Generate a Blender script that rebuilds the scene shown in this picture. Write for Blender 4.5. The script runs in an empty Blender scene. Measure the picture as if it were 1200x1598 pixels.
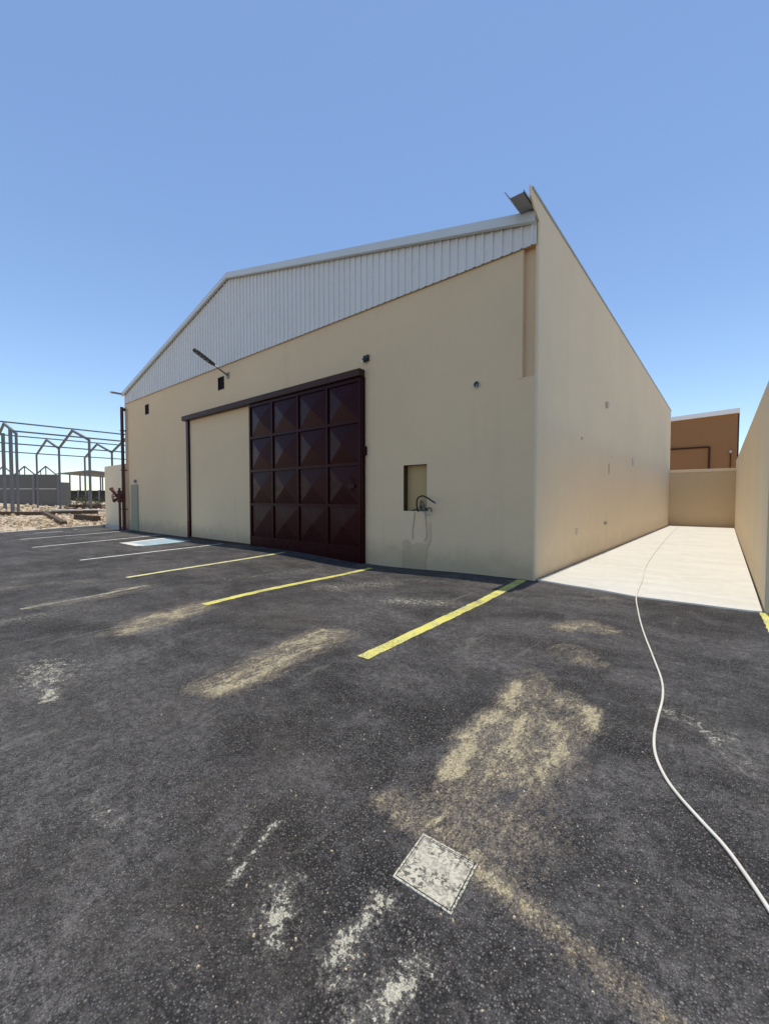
import bpy, bmesh, math, random
from mathutils import Vector, Matrix
R = math.radians
C = bpy.context.scene.collection
random.seed(7)

# ------------------------------------------------------------------ materials
def new_mat(name):
    m = bpy.data.materials.new(name); m.use_nodes = True
    nt = m.node_tree; b = nt.nodes['Principled BSDF']
    return m, nt, b
def nd(nt, t, **kw):
    n = nt.nodes.new(t)
    for k, v in kw.items():
        if k.startswith('i_'): n.inputs[k[2:].replace('_', ' ')].default_value = v
        else: setattr(n, k, v)
    return n
def lk(nt, a, b): nt.links.new(a, b)
def noise(nt, co, scale, detail=4, rough=.55, dist=0.0):
    n = nd(nt, 'ShaderNodeTexNoise'); n.inputs['Scale'].default_value = scale
    n.inputs['Detail'].default_value = detail; n.inputs['Roughness'].default_value = rough
    n.inputs['Distortion'].default_value = dist
    lk(nt, co, n.inputs['Vector']); return n.outputs['Fac']
def mrange(nt, v, a, b, c=0.0, d=1.0, smooth=True):
    n = nd(nt, 'ShaderNodeMapRange'); n.interpolation_type = 'SMOOTHSTEP' if smooth else 'LINEAR'
    for i, x in ((1, a), (2, b), (3, c), (4, d)): n.inputs[i].default_value = x
    lk(nt, v, n.inputs[0]); return n.outputs[0]
def math_(nt, op, a, b=0.0):
    n = nd(nt, 'ShaderNodeMath', operation=op)
    for i, x in enumerate((a, b)):
        if isinstance(x, (int, float)): n.inputs[i].default_value = x
        else: lk(nt, x, n.inputs[i])
    return n.outputs[0]
def mix(nt, f, a, b, mode='MIX'):
    n = nd(nt, 'ShaderNodeMix', data_type='RGBA', blend_type=mode)
    for i, x in ((0, f), (6, a), (7, b)):
        if isinstance(x, (int, float)): n.inputs[i].default_value = x
        elif isinstance(x, tuple): n.inputs[i].default_value = (*x, 1)
        else: lk(nt, x, n.inputs[i])
    return n.outputs[2]
def coords(nt, scale=None):
    t = nd(nt, 'ShaderNodeNewGeometry').outputs['Position']
    if scale:
        m = nd(nt, 'ShaderNodeMapping'); m.inputs['Scale'].default_value = scale
        lk(nt, t, m.inputs['Vector']); return m.outputs['Vector']
    return t
def bump(nt, b, h, strength=.3, dist=.01):
    n = nd(nt, 'ShaderNodeBump'); n.inputs['Strength'].default_value = strength; n.inputs['Distance'].default_value = dist
    lk(nt, h, n.inputs['Height']); lk(nt, n.outputs[0], b.inputs['Normal'])

def m_stucco(name, col, dirt=(.31, .235, .145), grime=.35, fine=1.0):
    m, nt, b = new_mat(name); co = coords(nt)
    big = mrange(nt, noise(nt, co, .45, 5, .6), .3, .7)
    med = mrange(nt, noise(nt, co, 3.2, 5, .65), .3, .75)
    c = mix(nt, math_(nt, 'MULTIPLY', big, .35), col, tuple(x*.86 for x in col))
    c = mix(nt, math_(nt, 'MULTIPLY', med, .22), c, tuple(min(1, x*1.09) for x in col))
    st = mrange(nt, noise(nt, coords(nt, (1.6, 1.6, .12)), 1.0, 6, .7), .56, .8)      # faint run marks
    c = mix(nt, math_(nt, 'MULTIPLY', st, .18), c, dirt)
    sep = nd(nt, 'ShaderNodeSeparateXYZ'); lk(nt, co, sep.inputs[0])                 # splashed mud at the foot of the wall
    hz = math_(nt, 'ADD', sep.outputs[2], math_(nt, 'MULTIPLY', noise(nt, co, 2.2, 6, .7), -.9))
    sp = mrange(nt, hz, -.42, .25, 1, 0)
    c = mix(nt, math_(nt, 'MULTIPLY', sp, grime), c, dirt)
    lk(nt, c, b.inputs['Base Color']); b.inputs['Roughness'].default_value = .88
    b.inputs['Specular IOR Level'].default_value = .25
    h = math_(nt, 'ADD', math_(nt, 'MULTIPLY', noise(nt, co, 90, 3, .6), .5), noise(nt, co, 7, 4, .5))
    h = math_(nt, 'ADD', h, math_(nt, 'MULTIPLY', noise(nt, coords(nt, (1, 1, .6)), 1.7, 3, .5), 1.5))
    bump(nt, b, h, .32*fine, .014)
    return m
def m_metal(name, col, rough=.4, metallic=0.0, var=.15, scale=4, spec=.5, dust=None):
    m, nt, b = new_mat(name); co = coords(nt)
    n = mrange(nt, noise(nt, co, scale, 5, .6), .3, .7)
    c = mix(nt, math_(nt, 'MULTIPLY', n, var*2), col, tuple(x*.7 for x in col))
    if dust:
        d = mrange(nt, noise(nt, co, 6, 6, .7), .5, .8)
        c = mix(nt, math_(nt, 'MULTIPLY', d, .35), c, dust)
    lk(nt, c, b.inputs['Base Color']); b.inputs['Metallic'].default_value = metallic
    rr = mrange(nt, noise(nt, co, scale*2, 4), .3, .7, rough*.85, min(1, rough*1.2)); lk(nt, rr, b.inputs['Roughness'])
    b.inputs['Specular IOR Level'].default_value = spec
    bump(nt, b, noise(nt, co, 2.2, 2), .06, .02)
    return m

M = {}
M['stucco'] = m_stucco('beige_stucco', (.77, .565, .345), grime=.5)
M['stucco_side'] = m_stucco('cream_stucco', (.78, .635, .435), grime=.22)
M['stucco_back'] = m_stucco('tan_stucco', (.60, .46, .29), grime=.15)
M['brown_wall'] = m_stucco('brown_render', (.31, .16, .07), grime=.0)
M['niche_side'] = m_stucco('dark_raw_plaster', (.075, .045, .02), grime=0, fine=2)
M['patch'] = m_stucco('grey_patch_plaster', (.66, .48, .29), grime=.55, fine=3)
M['raw_plaster'] = m_stucco('raw_plaster', (.54, .37, .175), grime=.0, fine=2)
M['block'] = m_stucco('grey_block', (.145, .14, .13), (.09, .085, .075))
M['white_sheet'] = m_metal('white_sheet_metal', (.76, .72, .66), .45, var=.06, scale=.8, dust=(.5, .47, .42))
M['trim'] = m_metal('pale_flashing', (.60, .61, .58), .4, var=.08, scale=1)
M['coping'] = m_metal('grey_green_flashing', (.33, .37, .35), .45, var=.1, scale=1)
M['white_roof'] = m_metal('white_roof_edge', (.85, .85, .83), .5, var=.04)
M['gutter'] = m_metal('gutter_steel', (.26, .27, .28), .5, .3, var=.12)
M['maroon'] = m_metal('maroon_gloss_paint', (.0245, .0032, .0042), .3, var=.2, scale=3, spec=.16)
M['vent_brown'] = m_metal('dark_vent_paint', (.022, .012, .007), .6, var=.1, spec=.2)
M['maroon'].node_tree.nodes['Principled BSDF'].inputs['Specular Tint'].default_value = (.95, .50, .52, 1)
M['rail'] = m_metal('dark_brown_paint', (.055, .024, .018), .45, var=.2, spec=.2)
M['rail'].node_tree.nodes['Principled BSDF'].inputs['Specular Tint'].default_value = (1, .75, .6, 1)
M['red_paint'] = m_metal('dull_red_paint', (.085, .017, .014), .5, var=.25, scale=9)
M['rust'] = m_metal('rusty_red_iron', (.13, .028, .016), .7, var=.35, scale=14)
M['door_grey'] = m_metal('grey_green_door_paint', (.36, .33, .23), .75, var=.12, spec=.2)
M['frame_steel'] = m_metal('primer_grey_steel', (.175, .18, .185), .6, .1, var=.2, scale=2)
M['dark_plastic'] = m_metal('dark_plastic', (.018, .018, .02), .4, var=.1)
M['pale_plastic'] = m_metal('pale_plastic', (.52, .47, .38), .5, var=.1, scale=20)
M['white_plastic'] = m_metal('white_plastic', (.72, .72, .70), .4, var=.08, scale=20)
M['arm_grey'] = m_metal('galvanised_arm', (.30, .27, .22), .45, .4, var=.1)
M['led'] = m_metal('led_lens', (.20, .21, .22), .25, var=.1, scale=30)
M['black_rubber'] = m_metal('black_rubber', (.012, .012, .012), .55, var=.1)
M['hose'] = m_metal('cream_hose_plastic', (.58, .55, .47), .55, var=.2, scale=7, dust=(.30, .27, .22))
M['timber'] = m_metal('weathered_timber', (.10, .070, .045), .85, var=.35, scale=3, spec=.2)
M['pale_concrete'] = m_metal('pale_concrete_block', (.50, .47, .42), .9, var=.2, scale=3, spec=.2)
M['far_roof'] = m_metal('far_roof_sheet', (.22, .22, .22), .6, var=.1)
M['far_fence'] = m_metal('far_dark_wall', (.055, .053, .048), .9, var=.3, scale=1, spec=.1)

# white parking paint / yellow paint worn through to the asphalt
def m_paint(name, col, wear=.5, col2=None):
    m, nt, b = new_mat(name); co = coords(nt)
    w = mrange(nt, math_(nt, 'ADD', noise(nt, co, 55, 5, .7), math_(nt, 'MULTIPLY', noise(nt, co, 3, 3), .5)), .62+.35*(1-wear), .85+.35*(1-wear))
    tint = mrange(nt, noise(nt, co, 6, 5, .65), .35, .7)
    c = mix(nt, math_(nt, 'MULTIPLY', tint, .5), col, col2 or tuple(x*.75 for x in col))
    c = mix(nt, w, c, (.09, .088, .085))
    lk(nt, c, b.inputs['Base Color']); b.inputs['Roughness'].default_value = .75
    bump(nt, b, noise(nt, co, 120, 3), .5, .004)
    return m
M['yellow_paint'] = m_paint('yellow_road_paint', (.50, .455, .075), .72, (.56, .54, .24))
M['faded_yellow'] = m_paint('faded_yellow_paint', (.50, .47, .20), .62, (.42, .40, .27))
M['worn_yellow'] = m_paint('worn_out_yellow', (.36, .34, .20), 1.05, (.30, .28, .2))
M['white_paint'] = m_paint('white_road_paint', (.55, .55, .50), .5)
M['faded_white'] = m_paint('faded_white_paint', (.36, .36, .34), .8)
M['blue_paint'] = m_paint('pale_blue_road_paint', (.24, .35, .40), .62, (.34, .41, .42))

# asphalt ----------------------------------------------------------------
def m_asphalt():
    m, nt, b = new_mat('asphalt'); co = coords(nt)
    v = nd(nt, 'ShaderNodeTexVoronoi'); v.inputs['Scale'].default_value = 105; lk(nt, co, v.inputs['Vector'])
    sv = nd(nt, 'ShaderNodeSeparateColor'); lk(nt, v.outputs['Color'], sv.inputs[0])
    v2 = nd(nt, 'ShaderNodeTexVoronoi'); v2.inputs['Scale'].default_value = 70; lk(nt, co, v2.inputs['Vector'])
    sv2 = nd(nt, 'ShaderNodeSeparateColor'); lk(nt, v2.outputs['Color'], sv2.inputs[0])
    stone = math_(nt, 'POWER', sv.outputs[0], 2.6)
    c = mix(nt, stone, (.030, .027, .027), (.30, .278, .265))
    gap = mrange(nt, v.outputs['Distance'], .24, .52)
    c = mix(nt, math_(nt, 'MULTIPLY', gap, .9), c, (.008, .0075, .007))
    c = mix(nt, math_(nt, 'MULTIPLY', mrange(nt, sv.outputs[1], .72, .95), .4), c, (.13, .105, .085))
    chip = math_(nt, 'MULTIPLY', mrange(nt, sv2.outputs[2], .988, .992), mrange(nt, v2.outputs['Distance'], .42, .30))
    c = mix(nt, math_(nt, 'MULTIPLY', chip, .6), c, (.34, .31, .26))                                            # odd bright chippings
    mp = nd(nt, 'ShaderNodeMapping'); mp.inputs['Scale'].default_value = (2.4, .35, 1); mp.inputs['Rotation'].default_value = (0, 0, .5)
    lk(nt, co, mp.inputs['Vector']); rot_ = mp.outputs['Vector']
    # broad dusting: long soft streaks and cloudy patches
    d1 = mrange(nt, noise(nt, coords(nt, (.55, 1.0, 1)), .8, 8, .66, .7), .38, .66)
    d2 = mrange(nt, noise(nt, co, 2.3, 9, .72, .5), .42, .68)
    d3 = mrange(nt, noise(nt, co, 16, 7, .8), .38, .66)
    dust = math_(nt, 'MULTIPLY', math_(nt, 'ADD', math_(nt, 'MULTIPLY', d1, .6), math_(nt, 'MULTIPLY', d2, .5)), math_(nt, 'ADD', math_(nt, 'MULTIPLY', d3, .75), .25))
    c = mix(nt, math_(nt, 'MULTIPLY', math_(nt, 'MULTIPLY', dust, mrange(nt, sv.outputs[2], .0, .8, .55, 1.0)), .9), c, (.262, .245, .235))
    scf = math_(nt, 'MULTIPLY', mrange(nt, noise(nt, rot_, 2.2, 8, .75, .4), .56, .74), mrange(nt, noise(nt, co, .6, 3), .42, .6))
    c = mix(nt, math_(nt, 'MULTIPLY', scf, .62), c, (.27, .255, .225))             # long faint scuffs
    dk = mrange(nt, noise(nt, co, 1.15, 8, .65, .8), .50, .68)
    c = mix(nt, math_(nt, 'MULTIPLY', dk, .36), c, (.024, .022, .021))
    wm = mrange(nt, noise(nt, co, .5, 7, .65), .5, .7)
    c = mix(nt, math_(nt, 'MULTIPLY', wm, .2), c, (.14, .115, .08))
    # spilled sand and chalky marks (masks stored on the sheet, broken up by the stone texture)
    sa = nd(nt, 'ShaderNodeAttribute', attribute_name='sand').outputs['Fac']
    ch = math_(nt, 'MULTIPLY', nd(nt, 'ShaderNodeAttribute', attribute_name='chalk').outputs['Fac'], 1.12)
    cs_ = coords(nt, (1.0, .42, 1))                                                # dragged along the bays
    def sg(scale, det, rough, amp, dist=0.0, c_=None): return math_(nt, 'MULTIPLY', math_(nt, 'SUBTRACT', noise(nt, c_ or co, scale, det, rough, dist), .5), amp)
    br = math_(nt, 'ADD', math_(nt, 'ADD', sg(8, 6, .72, 2.2, .8, cs_), sg(30, 6, .78, 2.1, .3, cs_)), math_(nt, 'ADD', sg(85, 3, .7, .9), sg(2.6, 3, .6, 1.1)))
    ms = math_(nt, 'ADD', sa, br)
    speck = math_(nt, 'ADD', math_(nt, 'MULTIPLY', mrange(nt, sv.outputs[2], .25, .75), .6), .4)
    film = math_(nt, 'MULTIPLY', mrange(nt, ms, .12, .75), mrange(nt, sa, .03, .3))
    fc = mix(nt, sv.outputs[1], (.12, .095, .07), (.44, .375, .27))
    c = mix(nt, math_(nt, 'MULTIPLY', math_(nt, 'MULTIPLY', film, speck), .8), c, fc)
    clump = math_(nt, 'MULTIPLY', mrange(nt, ms, .80, 1.08), math_(nt, 'ADD', math_(nt, 'MULTIPLY', speck, .75), .25))
    sc = mix(nt, mrange(nt, noise(nt, co, 30, 5, .75), .35, .65), (.46, .37, .19), (.70, .63, .43))
    c = mix(nt, math_(nt, 'MULTIPLY', clump, .9), c, sc)
    brc = math_(nt, 'ADD', sg(60, 4, .7, 3.4), sg(16, 4, .65, 3.0, .5))
    msk = mrange(nt, ch, .03, .3)
    cf = math_(nt, 'MULTIPLY', mrange(nt, math_(nt, 'ADD', ch, brc), .2, .9), .38)
    c = mix(nt, math_(nt, 'MULTIPLY', math_(nt, 'MULTIPLY', cf, speck), msk), c, (.34, .32, .27))
    cc = math_(nt, 'MULTIPLY', mrange(nt, math_(nt, 'ADD', ch, brc), .98, 1.16), msk)
    c = mix(nt, math_(nt, 'MULTIPLY', cc, .85), c, (.62, .59, .46))
    lk(nt, c, b.inputs['Base Color'])
    b.inputs['Roughness'].default_value = .82; b.inputs['Specular IOR Level'].default_value = .3
    h = math_(nt, 'ADD', math_(nt, 'MULTIPLY', v.outputs['Distance'], -1.0), math_(nt, 'MULTIPLY', noise(nt, co, 30, 5, .7), 1.2))
    bump(nt, b, h, 1.0, .02)
    return m
M['asphalt'] = m_asphalt()

def m_lane():
    m, nt, b = new_mat('lane_concrete'); co = coords(nt)
    a = mrange(nt, noise(nt, coords(nt, (.5, 1.3, 1)), .9, 8, .7, 1.2), .38, .66)
    a2 = mrange(nt, noise(nt, co, 5, 7, .7), .4, .7)
    c = mix(nt, math_(nt, 'MULTIPLY', a, .5), (.48, .472, .43), (.39, .375, .33))
    c = mix(nt, math_(nt, 'MULTIPLY', a2, .25), c, (.62, .60, .54))
    st = mrange(nt, noise(nt, coords(nt, (.5, 2.5, 1)), .7, 6, .7), .56, .72)
    c = mix(nt, math_(nt, 'MULTIPLY', st, .3), c, (.36, .345, .30))
    lk(nt, c, b.inputs['Base Color']); b.inputs['Roughness'].default_value = .9; b.inputs['Specular IOR Level'].default_value = .2
    bump(nt, b, noise(nt, co, 40, 6, .7), .3, .008)
    return m
M['lane'] = m_lane()
def m_dirt():
    m, nt, b = new_mat('rubble_dirt'); co = coords(nt)
    a = mrange(nt, noise(nt, co, .22, 8, .65), .35, .65)
    a2 = mrange(nt, noise(nt, co, 2.5, 8, .75), .35, .7)
    c = mix(nt, a, (.50, .42, .32), (.46, .355, .235)); c = mix(nt, math_(nt, 'MULTIPLY', a2, .4), c, (.22, .18, .13))
    lk(nt, c, b.inputs['Base Color']); b.inputs['Roughness'].default_value = .95; b.inputs['Specular IOR Level'].default_value = .1
    bump(nt, b, noise(nt, co, 5, 8, .75), .8, .12)
    return m
M['dirt'] = m_dirt()
def m_rubble():
    m, nt, b = new_mat('rubble_stone'); co = coords(nt)
    r = nd(nt, 'ShaderNodeNewGeometry').outputs['Random Per Island']
    ramp = nd(nt, 'ShaderNodeValToRGB'); lk(nt, r, ramp.inputs[0])
    e = ramp.color_ramp.elements
    e[0].position = 0; e[0].color = (.54, .43, .28, 1); e[1].position = 1; e[1].color = (.58, .53, .45, 1)
    for p, c_ in ((.3, (.47, .35, .21, 1)), (.5, (.56, .47, .34, 1)), (.65, (.34, .27, .19, 1)), (.8, (.52, .42, .28, 1))):
        x = e.new(p); x.color = c_
    c = mix(nt, math_(nt, 'MULTIPLY', noise(nt, co, 9, 5), .4), ramp.outputs[0], (.28, .22, .15))
    lk(nt, c, b.inputs['Base Color']); b.inputs['Roughness'].default_value = .95; b.inputs['Specular IOR Level'].default_value = .1
    return m
M['rubble'] = m_rubble()
def m_cover():
    m, nt, b = new_mat('cast_cover'); co = coords(nt)
    pits = mrange(nt, noise(nt, co, 78, 4, .6), .515, .565)
    zone = mrange(nt, noise(nt, co, 11, 2), .38, .56, .3, 1)
    g = mrange(nt, noise(nt, co, 30, 5, .7), .35, .7)
    c = mix(nt, g, (.45, .425, .34), (.30, .28, .22))
    c = mix(nt, math_(nt, 'MULTIPLY', math_(nt, 'MULTIPLY', pits, zone), .9), c, (.05, .047, .04))
    c = mix(nt, math_(nt, 'MULTIPLY', mrange(nt, noise(nt, co, 150, 3), .58, .7), .5), c, (.12, .11, .09))
    lk(nt, c, b.inputs['Base Color']); b.inputs['Roughness'].default_value = .8
    bump(nt, b, math_(nt, 'SUBTRACT', noise(nt, co, 130, 4), pits), .6, .004)
    return m
M['cover'] = m_cover()
def m_leaf():
    m, nt, b = new_mat('shrub_leaf'); r = nd(nt, 'ShaderNodeNewGeometry').outputs['Random Per Island']
    lk(nt, mix(nt, r, (.035, .05, .02), (.095, .11, .045)), b.inputs['Base Color']); b.inputs['Roughness'].default_value = .6
    return m
M['leaf'] = m_leaf()

# ------------------------------------------------------------------ helpers
WL = {}                                                     # world position of every root / part origin
def root(name, loc, label, cat, group=None):
    o = bpy.data.objects.new(name, None); C.objects.link(o); o.location = loc
    o.empty_display_size = .2
    o['label'] = label; o['category'] = cat
    if group: o['group'] = group
    WL[o] = Vector(loc); return o
def mesh_obj(name, verts, faces, mat, parent=None, loc=None, smooth=False, bevel=0, label=None, cat=None, group=None, kind=None):
    """vertices in world metres; the object's own origin is loc (or its parent's)"""
    org = Vector(loc) if loc is not None else (WL[parent] if parent else Vector((0, 0, 0)))
    me = bpy.data.meshes.new(name)
    me.from_pydata([tuple(Vector(v) - org) for v in verts], [], faces)
    bm = bmesh.new(); bm.from_mesh(me); bmesh.ops.recalc_face_normals(bm, faces=bm.faces)
    if bevel: bmesh.ops.bevel(bm, geom=[e for e in bm.edges if len(e.link_faces) == 2 and e.calc_face_angle(0) > .5], offset=bevel, segments=2, affect='EDGES', clamp_overlap=True)
    bm.to_mesh(me); bm.free()
    me.materials.append(mat)
    if smooth:
        for p in me.polygons: p.use_smooth = True
    o = bpy.data.objects.new(name, me); C.objects.link(o)
    if parent:
        o.parent = parent; o.location = org - WL[parent]
    else: o.location = org
    WL[o] = org
    if label: o['label'] = label
    if cat: o['category'] = cat
    if group: o['group'] = group
    if kind: o['kind'] = kind
    return o
class G:
    def __init__(s): s.v = []; s.f = []
    def add(s, v, f):
        n = len(s.v); s.v += [tuple(x) for x in v]; s.f += [tuple(i + n for i in q) for q in f]; return s
    def box(s, x0, x1, y0, y1, z0, z1):
        return s.add([(x0,y0,z0),(x1,y0,z0),(x1,y1,z0),(x0,y1,z0),(x0,y0,z1),(x1,y0,z1),(x1,y1,z1),(x0,y1,z1)],
                     [(0,3,2,1),(4,5,6,7),(0,1,5,4),(1,2,6,5),(2,3,7,6),(3,0,4,7)])
    def prism(s, poly, axis, a, b):
        """extrude a polygon; axis 0: poly in (y,z), 1: (x,z), 2: (x,y)"""
        def p(q, t): return {0: (t, q[0], q[1]), 1: (q[0], t, q[1]), 2: (q[0], q[1], t)}[axis]
        n = len(poly)
        return s.add([p(q, a) for q in poly] + [p(q, b) for q in poly],
                     [tuple(range(n))[::-1], tuple(range(n, 2*n))] + [(i, (i+1) % n, n+(i+1) % n, n+i) for i in range(n)])
    def beam(s, a, b, w, h, up=(0, 0, 1)):
        a, b = Vector(a), Vector(b); d = (b - a).normalized(); u = Vector(up)
        if abs(d.dot(u)) > .98: u = Vector((0, 1, 0))
        r = d.cross(u).normalized(); u = r.cross(d).normalized()
        v = [p + r*x*w/2 + u*y*h/2 for p in (a, b) for x, y in ((-1,-1),(1,-1),(1,1),(-1,1))]
        return s.add(v, [(0,1,2,3),(7,6,5,4),(0,4,5,1),(1,5,6,2),(2,6,7,3),(3,7,4,0)])
    def hbeam(s, a, b, w, h, t=.02, up=(0, 0, 1)):
        """a rolled I-section: two flanges and a web"""
        a, b = Vector(a), Vector(b); d = (b - a).normalized(); u = Vector(up)
        if abs(d.dot(u)) > .98: u = Vector((0, 1, 0))
        r = d.cross(u).normalized(); u = r.cross(d).normalized()
        s.beam(a + u*(h/2 - t/2), b + u*(h/2 - t/2), w, t, up); s.beam(a - u*(h/2 - t/2), b - u*(h/2 - t/2), w, t, up)
        return s.beam(a, b, t, h - 2*t - .001, up)
    def tube(s, pts, r, n=10, cap=True):
        pts = [Vector(p) for p in pts]; rings = []; prev = None
        for i, p in enumerate(pts):
            d = (pts[min(i+1, len(pts)-1)] - pts[max(i-1, 0)]).normalized()
            if prev is None:
                a = Vector((0,0,1)) if abs(d.z) < .9 else Vector((1,0,0)); x = d.cross(a).normalized()
            else: x = (prev - d*prev.dot(d)).normalized()
            prev = x; y = d.cross(x); rr = r[i] if isinstance(r, (list, tuple)) else r
            rings.append([p + (x*math.cos(t) + y*math.sin(t))*rr for t in [2*math.pi*k/n for k in range(n)]])
        v = [q for g in rings for q in g]; f = []
        for i in range(len(rings)-1):
            for k in range(n): f.append((i*n+k, i*n+(k+1) % n, (i+1)*n+(k+1) % n, (i+1)*n+k))
        if cap: f += [tuple(range(n))[::-1], tuple(range((len(rings)-1)*n, len(rings)*n))]
        return s.add(v, f)
    def obj(s, name, mat, parent=None, **k): return mesh_obj(name, s.v, s.f, mat, parent, **k)
def spline(pts, n=8):
    P = [Vector(p) for p in pts]; out = []
    for i in range(len(P)-1):
        p0, p1, p2, p3 = P[max(i-1,0)], P[i], P[i+1], P[min(i+2,len(P)-1)]
        for k in range(n):
            t = k/n
            out.append(.5*((2*p1) + (p2-p0)*t + (2*p0-5*p1+4*p2-p3)*t*t + (3*p1-p0-3*p2+p3)*t**3))
    return out + [P[-1]]
def sstep(a, b, x):
    t = max(0, min(1, (x-a)/(b-a))); return t*t*(3-2*t)
def frange(a, b, st): n = max(1, round((b-a)/st)); return [a + (b-a)*i/n for i in range(n+1)]

def wall_grid(u0, u1, w0, w1, holes, put):
    """outer skin of a wall with real recesses; holes = (u0,u1,w0,w1,depth,has_back); put(u,w,d)->xyz"""
    us = sorted({u0, u1, *[h[0] for h in holes], *[h[1] for h in holes]}); ws = sorted({w0, w1, *[h[2] for h in holes], *[h[3] for h in holes]})
    g = G()
    for i in range(len(us)-1):
        for j in range(len(ws)-1):
            cu, cw = (us[i]+us[i+1])/2, (ws[j]+ws[j+1])/2
            if any(h[0] < cu < h[1] and h[2] < cw < h[3] for h in holes): continue
            g.add([put(us[i],ws[j],0), put(us[i+1],ws[j],0), put(us[i+1],ws[j+1],0), put(us[i],ws[j+1],0)], [(0,1,2,3)])
    for a, b_, c, d, dep, back in holes:
        k = [(a,c),(b_,c),(b_,d),(a,d)]
        for i in range(4):
            p, q = k[i], k[(i+1) % 4]
            g.add([put(*p,0), put(*q,0), put(*q,dep), put(*p,dep)], [(0,1,2,3)])
        if back: g.add([put(*p,dep) for p in k], [(0,1,2,3)])
    return g

# ------------------------------------------------------------------ the ground
def edge_x(y): return -24.06 - (max(y, -6) - 3.13)*.566                   # left edge of the asphalt
def gz(x, y):                                                    # gentle dip in front of the gate
    return -.11*math.exp(-((x+6.9)/2.2)**2)*sstep(3.5, 7.4, y) - .03*sstep(-9, -16, x)*sstep(2, 7, y)
XR, YF, YB, YR = -2.8, 7.95, 32.2, 32.2                          # right wall plane, facade plane, rear
def dirt_z(x, y):
    n = Vector((-1, -.566)).normalized(); d = (Vector((x, y)) - Vector((-24.06, 3.13))).dot(n)
    return -.22 + .28*sstep(-.4, .5, d) + .22*sstep(.5, 9, d) + .75*sstep(34, 52, d)
g = G(); xs = [-2500, -900, -400, -200, -140] + frange(-110, -20, 1.5) + [0, 25, 80, 300, 1000, 2500]; ys = [-2500, -600, -200, -60] + frange(-24, 60, 1.5) + [90, 200, 600, 2500]
for y in ys:
    for x in xs:
        near = -110 <= x <= -24 and -24 <= y <= 60
        g.v.append((x, y, dirt_z(x, y) + (random.uniform(-.05, .07) if near and x < edge_x(y) - 1 else 0)))
for j in range(len(ys)-1):
    for i in range(len(xs)-1):
        a = j*len(xs)+i; g.f.append((a, a+1, a+1+len(xs), a+len(xs)))
g.obj('ground', M['dirt'], kind='structure', smooth=True)

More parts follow.
